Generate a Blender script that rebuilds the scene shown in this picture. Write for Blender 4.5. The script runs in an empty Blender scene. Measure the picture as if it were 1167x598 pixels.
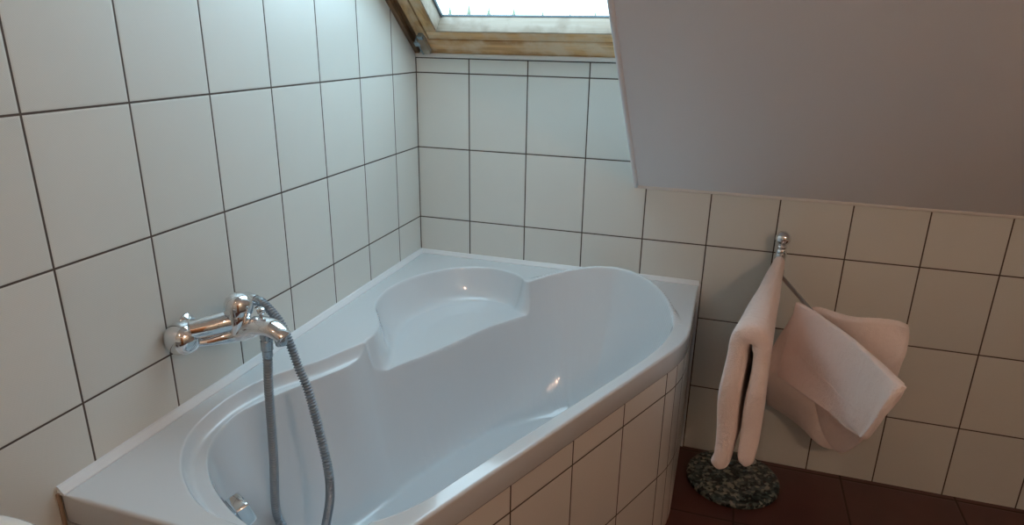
import bpy, bmesh, math, random
import numpy as np
from mathutils import Vector, Matrix

random.seed(4)
SC = bpy.context.scene
COL = SC.collection
ZF = 0.742            # all heights below are written from the wall grout line 0.742 m above the floor

# ------------------------------------------------------------------ camera, world, lights, exposure
cam_d = bpy.data.cameras.new('camera')
cam = bpy.data.objects.new('camera', cam_d)
COL.objects.link(cam)
_y, _p, _r = -0.3096, 0.3282, 0.0159
_f = Vector((math.sin(_y)*math.cos(_p), math.cos(_y)*math.cos(_p), -math.sin(_p)))
_rt = Vector((math.cos(_y), -math.sin(_y), 0))
_up = _rt.cross(_f)
_R = math.cos(_r)*_rt + math.sin(_r)*_up
_U = -math.sin(_r)*_rt + math.cos(_r)*_up
M = Matrix((( _R.x, _U.x, -_f.x), (_R.y, _U.y, -_f.y), (_R.z, _U.z, -_f.z))).to_4x4()
M.translation = Vector((1.0318, -2.13215, 0.6275 + ZF))
cam.matrix_world = M
cam_d.sensor_width = 36.0
cam_d.lens = 765.53 / 1167 * 36.0
cam_d.clip_start = 0.02
cam_d.clip_end = 2000
SC.camera = cam

SC.view_settings.view_transform = 'Standard'
SC.view_settings.look = 'None'
SC.view_settings.gamma = 1.0
SC.view_settings.exposure = 0.0
SC.view_settings.use_curve_mapping = False
SC.cycles.max_bounces = 10
SC.cycles.diffuse_bounces = 6
SC.cycles.glossy_bounces = 5
SC.cycles.caustics_reflective = False
SC.cycles.sample_clamp_indirect = 6.0
SC.cycles.use_denoising = True

SKY_STRENGTH = 5.8
world = bpy.data.worlds.new('overcast_sky')
SC.world = world
world.use_nodes = True
wn = world.node_tree.nodes
wn['Background'].inputs[0].default_value = (0.63, 0.86, 1.0, 1)
wn['Background'].inputs[1].default_value = SKY_STRENGTH

def light_area(name, loc, rot, sx, sy, energy, color, portal=False):
    d = bpy.data.lights.new(name, 'AREA')
    d.shape = 'RECTANGLE'; d.size = sx; d.size_y = sy; d.energy = energy; d.color = color
    if portal: d.cycles.is_portal = True
    o = bpy.data.objects.new(name, d)
    o.location = loc; o.rotation_euler = rot
    COL.objects.link(o)
    return o

SLOPE = 0.80
SA = math.atan(SLOPE)
cs, sn = math.cos(SA), math.sin(SA)
WZ0 = 0.565           # height where the roof window plane meets the back wall
RZ0 = 0.172           # height where the sloped ceiling meets the back wall
def wpt(x, u, d=0.0):  # point on the roof window plane: u up the slope, d outwards
    return (x, -u*cs + d*sn, WZ0 + u*sn + d*cs)
_wc = wpt(0.39, 0.62, 0.10)
light_area('window_portal', (_wc[0], _wc[1], _wc[2]+ZF), (SA, 0, 0), 0.60, 1.10, 1.0, (1, 1, 1), True)
BULB = 300.0           # glow of the lamp bulbs behind the camera

# ------------------------------------------------------------------ material helpers
def new_mat(name):
    m = bpy.data.materials.new(name); m.use_nodes = True
    nt = m.node_tree
    return m, nt, nt.nodes['Principled BSDF']
def pbr(name, col, rough=0.5, metal=0.0, **kw):
    m, nt, b = new_mat(name)
    b.inputs['Base Color'].default_value = (*col, 1)
    b.inputs['Roughness'].default_value = rough
    b.inputs['Metallic'].default_value = metal
    for k, v in kw.items(): b.inputs[k.replace('_', ' ')].default_value = v
    return m
def N(nt, t, **kw):
    n = nt.nodes.new(t)
    for k, v in kw.items(): setattr(n, k, v)
    return n
def math_n(nt, op, a, b=None):
    n = N(nt, 'ShaderNodeMath', operation=op)
    for i, v in enumerate((a, b)):
        if v is None: continue
        if isinstance(v, (int, float)): n.inputs[i].default_value = v
        else: nt.links.new(v, n.inputs[i])
    return n.outputs[0]
def grout_dist(nt, coord, off, per):
    """distance from the nearest joint of a row of joints at off + k*per"""
    a = math_n(nt, 'SUBTRACT', coord, off)
    a = math_n(nt, 'DIVIDE', a, per)
    a = math_n(nt, 'FRACT', a)
    a = math_n(nt, 'SUBTRACT', a, 0.5)
    a = math_n(nt, 'ABSOLUTE', a)
    a = math_n(nt, 'SUBTRACT', 0.5, a)
    return math_n(nt, 'MULTIPLY', a, per)
def cell(nt, coord, off, per):
    a = math_n(nt, 'SUBTRACT', coord, off)
    a = math_n(nt, 'DIVIDE', a, per)
    return math_n(nt, 'FLOOR', a)
def tile_mat(name, ux, uoff, uper, voff, vper, col, grout, gw, rough=0.28, weave=True, uv=False, bump=0.5, vcoord='Z', var=0.06, mottled=0.0):
    m, nt, b = new_mat(name)
    L = nt.links
    tc = N(nt, 'ShaderNodeTexCoord')
    sep = N(nt, 'ShaderNodeSeparateXYZ')
    L.new(tc.outputs['UV' if uv else 'Object'], sep.inputs[0])
    u = sep.outputs['X' if uv else ux]; v = sep.outputs['Y' if uv else vcoord]
    du = grout_dist(nt, u, uoff, uper); dv = grout_dist(nt, v, voff, vper)
    dmin = math_n(nt, 'MINIMUM', du, dv)
    mr = N(nt, 'ShaderNodeMapRange'); mr.interpolation_type = 'SMOOTHSTEP'
    L.new(dmin, mr.inputs['Value']); mr.inputs['From Min'].default_value = gw*0.42; mr.inputs['From Max'].default_value = gw*0.75
    mask = mr.outputs[0]
    cu, cv = cell(nt, u, uoff, uper), cell(nt, v, voff, vper)
    cmb = N(nt, 'ShaderNodeCombineXYZ'); L.new(cu, cmb.inputs[0]); L.new(cv, cmb.inputs[1])
    wnz = N(nt, 'ShaderNodeTexWhiteNoise'); L.new(cmb.outputs[0], wnz.inputs['Vector'])
    val = math_n(nt, 'MULTIPLY', math_n(nt, 'SUBTRACT', wnz.outputs['Value'], 0.5), var)
    noise = N(nt, 'ShaderNodeTexNoise'); noise.inputs['Scale'].default_value = 9; noise.inputs['Detail'].default_value = 5
    L.new(tc.outputs['Object'], noise.inputs['Vector'])
    val = math_n(nt, 'ADD', val, math_n(nt, 'MULTIPLY', math_n(nt, 'SUBTRACT', noise.outputs[0], 0.5), 0.05+mottled))
    hsv = N(nt, 'ShaderNodeHueSaturation'); hsv.inputs['Color'].default_value = (*col, 1)
    L.new(math_n(nt, 'ADD', val, 1.0), hsv.inputs['Value'])
    mix = N(nt, 'ShaderNodeMix', data_type='RGBA')
    L.new(mask, mix.inputs[0]); mix.inputs[6].default_value = (*grout, 1); L.new(hsv.outputs[0], mix.inputs[7])
    L.new(mix.outputs[2], b.inputs['Base Color'])
    rr = N(nt, 'ShaderNodeMapRange'); L.new(mask, rr.inputs['Value']); rr.inputs['To Min'].default_value = 0.9; rr.inputs['To Max'].default_value = rough
    L.new(rr.outputs[0], b.inputs['Roughness'])
    # rounded tile edge + woven relief
    ed = N(nt, 'ShaderNodeMapRange'); ed.interpolation_type = 'SMOOTHSTEP'
    L.new(dmin, ed.inputs['Value']); ed.inputs['From Min'].default_value = gw*0.3; ed.inputs['From Max'].default_value = gw*1.6
    h = ed.outputs[0]
    if weave:
        s1 = math_n(nt, 'SINE', math_n(nt, 'MULTIPLY', u, 2*math.pi/0.0042))
        s2 = math_n(nt, 'SINE', math_n(nt, 'MULTIPLY', v, 2*math.pi/0.0036))
        w = math_n(nt, 'MULTIPLY', math_n(nt, 'MULTIPLY', s1, s2), 0.10)
        h = math_n(nt, 'ADD', h, w)
    bp = N(nt, 'ShaderNodeBump'); bp.inputs['Strength'].default_value = bump; bp.inputs['Distance'].default_value = 0.0012
    L.new(h, bp.inputs['Height']); L.new(bp.outputs[0], b.inputs['Normal'])
    return m

TILE = (0.655, 0.68, 0.65)
GROUT = (0.075, 0.058, 0.048)
TW = 0.20114
m_tile_back = tile_mat('cream_tile_back', 'X', 0.1913, TW, ZF, 0.25, TILE, GROUT, 0.0034)
m_tile_left = tile_mat('cream_tile_left', 'Y', -0.1670, TW, ZF, 0.25, TILE, GROUT, 0.0034)
m_floor = tile_mat('red_brown_floor_tile', 'X', 0.17, 0.333, -0.02, 0.333, (0.085, 0.030, 0.024), (0.05, 0.03, 0.025), 0.005, rough=0.35, weave=False, vcoord='Y', var=0.25, mottled=0.5)

m_plaster, nt, b = new_mat('painted_plaster')
b.inputs['Base Color'].default_value = (0.80, 0.82, 0.85, 1); b.inputs['Roughness'].default_value = 0.75
_n = N(nt, 'ShaderNodeTexNoise'); _n.inputs['Scale'].default_value = 120; _n.inputs['Detail'].default_value = 6
_tc = N(nt, 'ShaderNodeTexCoord'); nt.links.new(_tc.outputs['Object'], _n.inputs['Vector'])
_b = N(nt, 'ShaderNodeBump'); _b.inputs['Strength'].default_value = 0.12; _b.inputs['Distance'].default_value = 0.002
nt.links.new(_n.outputs[0], _b.inputs['Height']); nt.links.new(_b.outputs[0], b.inputs['Normal'])

m_acryl = pbr('white_acrylic', (0.61, 0.655, 0.69), 0.10, 0.0, Coat_Weight=0.4, Coat_Roughness=0.03)
m_seal = pbr('white_seal', (0.70, 0.74, 0.77), 0.35)
m_chrome = pbr('chrome', (0.78, 0.80, 0.82), 0.05, 1.0)
m_chrome_dull = pbr('brushed_chrome', (0.42, 0.46, 0.50), 0.24, 1.0)
m_dark = pbr('dark_rubber', (0.03, 0.03, 0.035), 0.5)
m_gasket = pbr('grey_gasket', (0.10, 0.14, 0.17), 0.5)
m_metalblue = pbr('zinc_bracket', (0.30, 0.38, 0.44), 0.35, 0.8)
m_caulk = pbr('yellowed_caulk', (0.26, 0.19, 0.13), 0.6)
m_trimtile = pbr('white_tile_trim', (0.66, 0.66, 0.64), 0.3)
m_greenery = pbr('conifer_needles', (0.22, 0.26, 0.20), 0.9)
m_trunk = pbr('bark', (0.12, 0.09, 0.07), 0.9)
m_meadow = pbr('meadow', (0.16, 0.19, 0.11), 0.95)
m_ceramic = pbr('white_ceramic', (0.80, 0.79, 0.77), 0.12)
m_door = pbr('door_wood', (0.36, 0.17, 0.07), 0.45)

def wood_mat(name, c1, c2, axis='X', rough=0.5, pale=None):
    m, nt, b = new_mat(name); L = nt.links
    tc = N(nt, 'ShaderNodeTexCoord'); mp = N(nt, 'ShaderNodeMapping')
    L.new(tc.outputs['Object'], mp.inputs[0])
    s = {'X': (2.5, 38, 38), 'Y': (38, 3.0, 14)}[axis]
    mp.inputs['Scale'].default_value = s
    n1 = N(nt, 'ShaderNodeTexNoise'); n1.inputs['Scale'].default_value = 1.6; n1.inputs['Detail'].default_value = 7; n1.inputs['Distortion'].default_value = 0.6
    L.new(mp.outputs[0], n1.inputs['Vector'])
    r = N(nt, 'ShaderNodeValToRGB')
    r.color_ramp.elements[0].position = 0.32; r.color_ramp.elements[0].color = (*c1, 1)
    r.color_ramp.elements[1].position = 0.62; r.color_ramp.elements[1].color = (*c2, 1)
    L.new(n1.outputs[0], r.inputs[0])
    out = r.outputs[0]
    if pale:   # weathered pale patches
        n2 = N(nt, 'ShaderNodeTexNoise'); n2.inputs['Scale'].default_value = 14; n2.inputs['Detail'].default_value = 6
        L.new(tc.outputs['Object'], n2.inputs['Vector'])
        r2 = N(nt, 'ShaderNodeMapRange'); r2.inputs['From Min'].default_value = 0.45; r2.inputs['From Max'].default_value = 0.66
        L.new(n2.outputs[0], r2.inputs['Value'])
        mx = N(nt, 'ShaderNodeMix', data_type='RGBA'); L.new(r2.outputs[0], mx.inputs[0]); L.new(out, mx.inputs[6]); mx.inputs[7].default_value = (*pale, 1)
        out = mx.outputs[2]
    L.new(out, b.inputs['Base Color']); b.inputs['Roughness'].default_value = rough
    return m
m_wood = wood_mat('pine_frame', (0.44, 0.23, 0.09), (0.74, 0.47, 0.22), 'X', pale=(0.70, 0.54, 0.36))
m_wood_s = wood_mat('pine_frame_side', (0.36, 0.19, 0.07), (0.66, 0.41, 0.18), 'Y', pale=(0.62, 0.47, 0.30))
m_wood_pale = wood_mat('skylit_sash_edge', (0.32, 0.265, 0.205), (0.40, 0.345, 0.285), 'X', pale=(0.25, 0.20, 0.15))  # greyed pine: sky light on the sash rebates is put into the colour
m_wood_dark = wood_mat('dark_window_liner', (0.11, 0.06, 0.03), (0.20, 0.11, 0.05), 'Y')

m_towel, nt, b = new_mat('pink_terry'); L = nt.links
b.inputs['Base Color'].default_value = (0.88, 0.76, 0.73, 1); b.inputs['Roughness'].default_value = 0.95
b.inputs['Sheen Weight'].default_value = 0.5; b.inputs['Sheen Roughness'].default_value = 0.5
tc = N(nt, 'ShaderNodeTexCoord')
v1 = N(nt, 'ShaderNodeTexVoronoi'); v1.inputs['Scale'].default_value = 420; L.new(tc.outputs['Object'], v1.inputs['Vector'])
n1 = N(nt, 'ShaderNodeTexNoise'); n1.inputs['Scale'].default_value = 60; n1.inputs['Detail'].default_value = 5; L.new(tc.outputs['Object'], n1.inputs['Vector'])
b1 = N(nt, 'ShaderNodeBump'); b1.inputs['Strength'].default_value = 0.7; b1.inputs['Distance'].default_value = 0.0015; L.new(v1.outputs['Distance'], b1.inputs['Height'])
b2 = N(nt, 'ShaderNodeBump'); b2.inputs['Strength'].default_value = 0.6; b2.inputs['Distance'].default_value = 0.006; L.new(n1.outputs[0], b2.inputs['Height'])
L.new(b1.outputs[0], b2.inputs['Normal']); L.new(b2.outputs[0], b.inputs['Normal'])
m_towel2 = m_towel.copy(); m_towel2.name = 'pink_terry_lit'  # same terry, extra light on the lower-arm towels put into its colour
m_towel2.node_tree.nodes['Principled BSDF'].inputs['Base Color'].default_value = (0.96, 0.87, 0.85, 1)
m_band = pbr('smooth_woven_band', (0.90, 0.79, 0.76), 0.6, 0.0, Sheen_Weight=0.3)

m_granite, nt, b = new_mat('dark_green_granite'); L = nt.links
tc = N(nt, 'ShaderNodeTexCoord')
v1 = N(nt, 'ShaderNodeTexVoronoi'); v1.inputs['Scale'].default_value = 95; L.new(tc.outputs['Object'], v1.inputs['Vector'])
n1 = N(nt, 'ShaderNodeTexNoise'); n1.inputs['Scale'].default_value = 42; n1.inputs['Detail'].default_value = 5; L.new(tc.outputs['Object'], n1.inputs['Vector'])
sepc = N(nt, 'ShaderNodeSeparateColor'); L.new(v1.outputs['Color'], sepc.inputs[0])
mixf = math_n(nt, 'ADD', math_n(nt, 'MULTIPLY', sepc.outputs[0], 0.55), math_n(nt, 'MULTIPLY', n1.outputs[0], 0.6))
r = N(nt, 'ShaderNodeValToRGB'); cr = r.color_ramp; cr.interpolation = 'LINEAR'
cr.elements[0].position = 0.36; cr.elements[0].color = (0.008, 0.013, 0.014, 1)
cr.elements[1].position = 0.86; cr.elements[1].color = (0.26, 0.26, 0.22, 1)
e = cr.elements.new(0.55); e.color = (0.035, 0.055, 0.055, 1)
e = cr.elements.new(0.68); e.color = (0.09, 0.12, 0.115, 1)
L.new(mixf, r.inputs[0]); L.new(r.outputs[0], b.inputs['Base Color']); b.inputs['Roughness'].default_value = 0.22

m_glass = bpy.data.materials.new('window_glass'); m_glass.use_nodes = True
nt = m_glass.node_tree; nt.nodes.clear()
o = N(nt, 'ShaderNodeOutputMaterial'); t = N(nt, 'ShaderNodeBsdfTransparent'); g = N(nt, 'ShaderNodeBsdfGlossy'); mx = N(nt, 'ShaderNodeMixShader')
t.inputs[0].default_value = (0.96, 0.98, 0.98, 1); g.inputs['Roughness'].default_value = 0.0; mx.inputs[0].default_value = 0.05
nt.links.new(t.outputs[0], mx.inputs[1]); nt.links.new(g.outputs[0], mx.inputs[2]); nt.links.new(mx.outputs[0], o.inputs[0])

m_bulb = bpy.data.materials.new('warm_bulb'); m_bulb.use_nodes = True
nt = m_bulb.node_tree; nt.nodes.clear()
o = N(nt, 'ShaderNodeOutputMaterial'); e = N(nt, 'ShaderNodeEmission'); e.inputs[0].default_value = (1.0, 0.62, 0.42, 1); e.inputs[1].default_value = BULB
nt.links.new(e.outputs[0], o.inputs[0])

# ------------------------------------------------------------------ mesh helpers
def wloc(o):
    v = Vector(o.location)
    while o.parent: o = o.parent; v = v + Vector(o.location)
    return v
def mk(name, verts, faces, mat, parent=None, smooth=True, sharp=None):
    """verts in room coordinates with z from the 0.742 line; becomes ONE object"""
    off = wloc(parent) if parent else Vector((0, 0, 0))
    arr = np.asarray(verts, dtype=np.float64) + np.array([-off.x, -off.y, ZF - off.z])
    me = bpy.data.meshes.new(name)
    me.from_pydata(arr.tolist(), [], [tuple(int(i) for i in f) for f in faces])
    me.materials.append(mat)
    if smooth: me.polygons.foreach_set('use_smooth', [True]*len(me.polygons))
    me.update()
    o = bpy.data.objects.new(name, me); COL.objects.link(o)
    if parent: o.parent = parent
    if smooth and sharp is not None:
        me.set_sharp_from_angle(angle=math.radians(sharp))
    return o
def thing(name, label, cat, loc, group=None):
    o = bpy.data.objects.new(name, None); COL.objects.link(o)
    o.location = (loc[0], loc[1], loc[2] + ZF); o.empty_display_size = 0.05
    o['label'] = label; o['category'] = cat
    if group: o['group'] = group
    return o
def struct(o): o['kind'] = 'structure'; return o
def merge(parts):
    V = []; F = []
    for v, f in parts:
        k = len(V); V += [tuple(p) for p in v]; F += [tuple(i+k for i in q) for q in f]
    return V, F
def frame_of(d):
    d = Vector(d).normalized(); a = Vector((0, 0, 1)) if abs(d.z) < 0.95 else Vector((1, 0, 0))
    x = a.cross(d).normalized(); y = d.cross(x); return x, y, d
def box(x0, x1, y0, y1, z0, z1, bev=0.0, seg=2, fn=None):
    bm = bmesh.new(); bmesh.ops.create_cube(bm, size=1)
    for v in bm.verts:
        v.co = Vector(((x0+x1)/2 + v.co.x*(x1-x0), (y0+y1)/2 + v.co.y*(y1-y0), (z0+z1)/2 + v.co.z*(z1-z0)))
    if bev: bmesh.ops.bevel(bm, geom=list(bm.edges), offset=bev, segments=seg, profile=0.5, affect='EDGES')
    V = [tuple(fn(v.co)) if fn else tuple(v.co) for v in bm.verts]; bm.verts.index_update()
    F = [tuple(v.index for v in f.verts) for f in bm.faces]; bm.free(); return V, F
def lathe(prof, base, axis=(0, 0, 1), n=40):
    """prof: (radius, height) list, revolved round axis from base; closed at both ends"""
    X, Y, D = frame_of(axis); B = Vector(base); V = []; F = []
    for r, h in prof:
        for k in range(n):
            a = 2*math.pi*k/n; V.append(tuple(B + D*h + X*(r*math.cos(a)) + Y*(r*math.sin(a))))
    m = len(prof)
    for i in range(m-1):
        for k in range(n):
            F.append((i*n+k, i*n+(k+1) % n, (i+1)*n+(k+1) % n, (i+1)*n+k))
    F.append(tuple(reversed(range(n)))); F.append(tuple(range((m-1)*n, m*n)))
    return V, F
def catmull(P, n=12, closed=False):
    P = [np.array(p, float) for p in P]; out = []
    m = len(P); rng = range(m if closed else m-1)
    for i in rng:
        if closed: a, b_, c, d = P[(i-1) % m], P[i], P[(i+1) % m], P[(i+2) % m]
        else: a, b_, c, d = P[max(i-1, 0)], P[i], P[i+1], P[min(i+2, m-1)]
        for k in range(n):
            t = k/n
            out.append(0.5*((2*b_) + (c-a)*t + (2*a-5*b_+4*c-d)*t*t + (-a+3*b_-3*c+d)*t**3))
    if not closed: out.append(P[-1])
    return np.array(out)
def resample(P, step):
    d = np.r_[0, np.cumsum(np.linalg.norm(np.diff(P, axis=0), axis=1))]
    n = max(2, int(d[-1]/step)+1); t = np.linspace(0, d[-1], n)
    return np.stack([np.interp(t, d, P[:, i]) for i in range(P.shape[1])], 1), t
def tube(path, rad, n=16, squash=None):
    """sweep; rad is a number, a list per point or (ra, rb) pairs"""
    path = [Vector(p) for p in path]; m = len(path); V = []; F = []
    tng = [(path[min(i+1, m-1)]-path[max(i-1, 0)]).normalized() for i in range(m)]
    X = frame_of(tng[0])[0]
    for i in range(m):
        X = (X - tng[i]*X.dot(tng[i])).normalized(); Y = tng[i].cross(X)
        r = rad[i] if hasattr(rad, '__len__') else rad
        ra, rb = r if hasattr(r, '__len__') else (r, r)
        for k in range(n):
            a = 2*math.pi*k/n; V.append(tuple(path[i] + X*(ra*math.cos(a)) + Y*(rb*math.sin(a))))
    for i in range(m-1):
        for k in range(n): F.append((i*n+k, i*n+(k+1) % n, (i+1)*n+(k+1) % n, (i+1)*n+k))
    F.append(tuple(reversed(range(n)))); F.append(tuple(range((m-1)*n, m*n)))
    return V, F
def extrude_poly(pts, vec):
    """pts: planar polygon in 3D; vec: thickness vector"""
    n = len(pts); V = [tuple(p) for p in pts] + [tuple(np.array(p)+np.array(vec)) for p in pts]
    F = [tuple(range(n)), tuple(reversed(range(n, 2*n)))]
    for i in range(n): F.append((i, i+n, (i+1) % n + n, (i+1) % n))
    return V, F

# ------------------------------------------------------------------ room shell
FL = -ZF; TOP = 1.55; XR = 2.7; YF = -3.3; XE = 0.757; XW = 0.80
struct(mk('floor', *box(-0.06, XR+0.06, YF-0.06, 0.06, FL-0.05, FL), m_floor, smooth=False))
ytop = -(TOP-RZ0)/SLOPE
UW = 1.24                                    # window length up the slope
wt = wpt(0, UW, 0.12)
yw, zw = wt[1], wt[2]
# left wall follows the window plane
wb = wpt(0, 0, 0.12)
left = [(0, 0.12, FL), (0, YF, FL), (0, YF, TOP+0.05), (0, ytop, TOP+0.05), (0, yw, zw), (0, 0.12, WZ0+(-0.12)*SLOPE+0.154)]
struct(mk('wall_left', *extrude_poly(left, (-0.06, 0, 0)), m_tile_left, smooth=False))
# back wall: lower band full width, upper part under the roof window
back = [(-0.06, 0, FL), (XR, 0, FL), (XR, 0, RZ0+0.03), (XW+0.02, 0, RZ0+0.03), (XW+0.02, 0, 0.549), (-0.06, 0, 0.549)]
struct(mk('wall_back', *extrude_poly(back, (0, 0.06, 0)), m_tile_back, smooth=False))
m_wall_r = tile_mat('cream_tile_right', 'Y', 0.0, TW, ZF, 0.25, TILE, GROUT, 0.0034)
struct(mk('wall_right', *box(XR, XR+0.06, YF, 0.06, FL, TOP+0.05), m_wall_r, smooth=False))
struct(mk('wall_front', *box(-0.06, XR+0.06, YF-0.06, YF, FL, TOP+0.05), m_tile_back, smooth=False))
# sloped ceiling with a softly rounded lower-left edge
ed = 0.010
cp = []
def slope_z(y): return RZ0 - SLOPE*y
yh = -(zw-RZ0)/SLOPE
parts = []
parts.append(extrude_poly([(XE+ed, 0.0, slope_z(0)), (XR, 0.0, slope_z(0)), (XR, ytop, TOP), (XE+ed, ytop, TOP)], (0, sn*0.05, cs*0.05)))
parts.append(extrude_poly([(-0.06, yh, zw), (XE+ed, yh, zw), (XE+ed, ytop, TOP), (-0.06, ytop, TOP)], (0, sn*0.05, cs*0.05)))
V, F = merge(parts)
struct(mk('ceiling', V, F, m_plaster, smooth=False))
struct(mk('ceiling', *box(-0.06, XR+0.06, YF-0.06, ytop, TOP, TOP+0.05), m_plaster, smooth=False))
# right cheek of the window recess and the recess head, with a corner bead along the cheek edge
ch = [(XE+ed*0.3, 0, slope_z(0)+0.004), (XW, 0, WZ0+0.2), (XW, yw, zw+0.05), (XE+ed*0.3, yh, zw+0.0)]
struct(mk('trim_1', *extrude_poly(ch, (0.04, 0, 0)), m_plaster, smooth=False))
bead = [(XE+ed*0.6, 0.0, slope_z(0)+0.001)] + [(XE+ed*0.6, y, slope_z(y)+0.002) for y in np.linspace(-0.05, yh, 14)]
struct(mk('trim_2', *tube(bead, 0.0075, 12), m_plaster))
struct(mk('trim_3', *box(-0.06, XW+0.04, yh, yw+0.1, zw, zw+0.05), m_plaster, smooth=False))
# bead where the sloped ceiling meets the tiles
struct(mk('trim_4', *box(XE+0.01, XR, -0.006, 0.0, RZ0-0.005, RZ0+0.006, 0.002), m_trimtile))
# tile edge strip under the roof window
struct(mk('trim_5', *box(0, XW, -0.006, 0.05, 0.549, 0.563, 0.003), m_trimtile))
struct(mk('trim_10', *box(0, XW, -0.0012, 0.02, 0.5455, 0.5500), pbr('trim_joint', GROUT, 0.9), smooth=False))
struct(mk('trim_11', *box(0.0, 0.0022, -0.0022, 0.0, -0.13, 0.549), pbr('corner_joint', GROUT, 0.9), smooth=False))
# wooden door and its frame in the wall behind the camera
dz = FL
door = mk('door_1', *box(1.3, 2.1, YF, YF+0.04, dz, dz+2.0, 0.004), m_door, smooth=False); struct(door)
mk('door_handle', *merge([tube([(1.38, YF+0.035, dz+1.02), (1.38, YF+0.085, dz+1.02), (1.40, YF+0.09, dz+1.02), (1.50, YF+0.09, dz+1.02)], 0.009, 12)]), m_chrome, door)

# ------------------------------------------------------------------ roof window
def wbox(x0, x1, u0, u1, d0, d1, bev=0.002):
    return box(x0, x1, u0, u1, d0, d1, bev, 2, lambda c: wpt(c.x, c.y, c.z))
win = bpy.data.objects.new('window_1', None); COL.objects.link(win); win.location = (0.39, 0.0, WZ0+ZF); struct(win)
WX1 = 0.78
mk('frame_liner', *merge([wbox(0.0, 0.016, 0.0, UW, -0.006, 0.09), wbox(0.012, 0.040, -0.035, UW, 0.010, 0.09)]), m_wood_dark, win, sharp=30)
mk('window_frame', *wbox(0.036, WX1+0.01, -0.035, 0.061, 0.0, 0.10, 0.004), m_wood, win, sharp=30)
mk('window_frame', *wbox(0.036, 0.070, 0.061, UW, 0.0, 0.10, 0.003), m_wood_s, win, sharp=30)
mk('window_frame', *wbox(WX1-0.03, WX1+0.02, 0.061, UW, 0.0, 0.10, 0.003), m_wood_s, win, sharp=30)
mk('window_frame', *wbox(0.0, WX1+0.02, UW-0.05, UW+0.02, 0.0, 0.12, 0.003), m_wood, win, sharp=30)
# sash: brown inner faces, rebate faces with sky light put into their pale colour
u0s, xs0, xs1, u1s = 0.066, 0.074, WX1-0.035, UW-0.055
mk('sash_rail', *wbox(xs0, xs1, u0s, 0.100, 0.0, 0.067, 0.003), m_wood, win, sharp=30)
mk('sash_edge', *wbox(xs0+0.030, xs1-0.03, 0.096, 0.1035, 0.002, 0.066, 0.0015), m_wood_pale, win, sharp=30)
mk('sash_stile', *wbox(xs0, xs0+0.036, 0.100, u1s, 0.0, 0.067, 0.003), m_wood_s, win, sharp=30)
mk('sash_edge', *wbox(xs0+0.032, xs0+0.0395, 0.1035, u1s-0.03, 0.002, 0.066, 0.0015), m_wood_pale, win, sharp=30)
mk('sash_stile', *wbox(xs1-0.036, xs1, 0.100, u1s, 0.0, 0.067, 0.003), m_wood_s, win, sharp=30)
mk('sash_rail', *wbox(xs0, xs1, u1s-0.04, u1s, 0.0, 0.067, 0.003), m_wood, win, sharp=30)
mk('glazing_gasket', *merge([wbox(xs0+0.036, xs0+0.046, 0.10, u1s-0.03, 0.056, 0.066, 0.001), wbox(xs0+0.036, xs1-0.03, 0.100, 0.1055, 0.0585, 0.066, 0.001)]), m_gasket, win, sharp=30)
mk('glass_pane', *wbox(xs0+0.032, xs1-0.032, 0.098, u1s-0.03, 0.066, 0.070, 0), m_glass, win, smooth=False)
mk('flashing', *merge([wbox(-0.08, 0.0, -0.10, UW+0.1, 0.09, 0.13), wbox(WX1+0.0, WX1+0.12, -0.1, UW+0.1, 0.10, 0.14), wbox(-0.08, WX1+0.1, -0.10, 0.03, 0.1, 0.13)]), m_gasket, win, smooth=False)
# hinge block with its metal clip in the lower left corner
mk('hinge_block', *wbox(0.040, 0.066, 0.012, 0.082, -0.018, 0.002, 0.003), m_wood_pale, win, sharp=30)
mk('hinge_clip', *merge([wbox(0.026, 0.046, 0.052, 0.072, -0.020, 0.0, 0.003), wbox(0.046, 0.064, 0.080, 0.096, -0.016, 0.004, 0.003), wbox(0.036, 0.041, 0.010, 0.085, -0.018, 0.002, 0.001)]), m_metalblue, win, sharp=30)

# ------------------------------------------------------------------ outdoors beyond the glass
gx = np.linspace(-120, 60, 46); gy = np.linspace(2.0, 160, 40)
V = []; F = []
for j, y in enumerate(gy):
    for i, x in enumerate(gx):
        t = (y-2)/158.0
        V.append((x, y, -4.5 + 5.9*t**1.5 + 0.35*math.sin(x*0.07)*t + 0.25*math.sin(x*0.23+y*0.1)*t))
for j in range(len(gy)-1):
    for i in range(len(gx)-1):
        a = j*len(gx)+i; F.append((a, a+1, a+1+len(gx), a+len(gx)))
struct(mk('ground', V, F, m_meadow))
def conifer(x, y, z, h, seed, label):
    rnd = random.Random(seed)
    t = thing('conifer_tree', label, 'tree', (x, y, z), 'conifers on the ridge outside')
    mk('trunk', *lathe([(h*0.022, 0), (h*0.018, h*0.3), (h*0.004, h*0.97)], (x, y, z), n=8), m_trunk, t)
    n = 13; V = []; F = []
    for L_ in range(9):
        h0 = h*(0.10+0.092*L_); r0 = h*0.30*(1-L_/9.6)*(0.85+0.3*rnd.random()); b0 = len(V)
        for k in range(n):
            a = 2*math.pi*k/n+L_; rr = r0*(1.0 if k % 2 else 0.6)*(0.85+0.3*rnd.random())
            V.append((x+rr*math.cos(a), y+rr*math.sin(a), z+h0-0.03*h*rnd.random()))
        V.append((x, y, z+h0+h*0.19)); V.append((x, y, z+h0-0.0*h)); ap = len(V)-2; bt = len(V)-1
        for k in range(n):
            F.append((b0+k, b0+(k+1) % n, ap)); F.append((b0+(k+1) % n, b0+k, bt))
    mk('needles', V, F, m_greenery, t, smooth=False)
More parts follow.
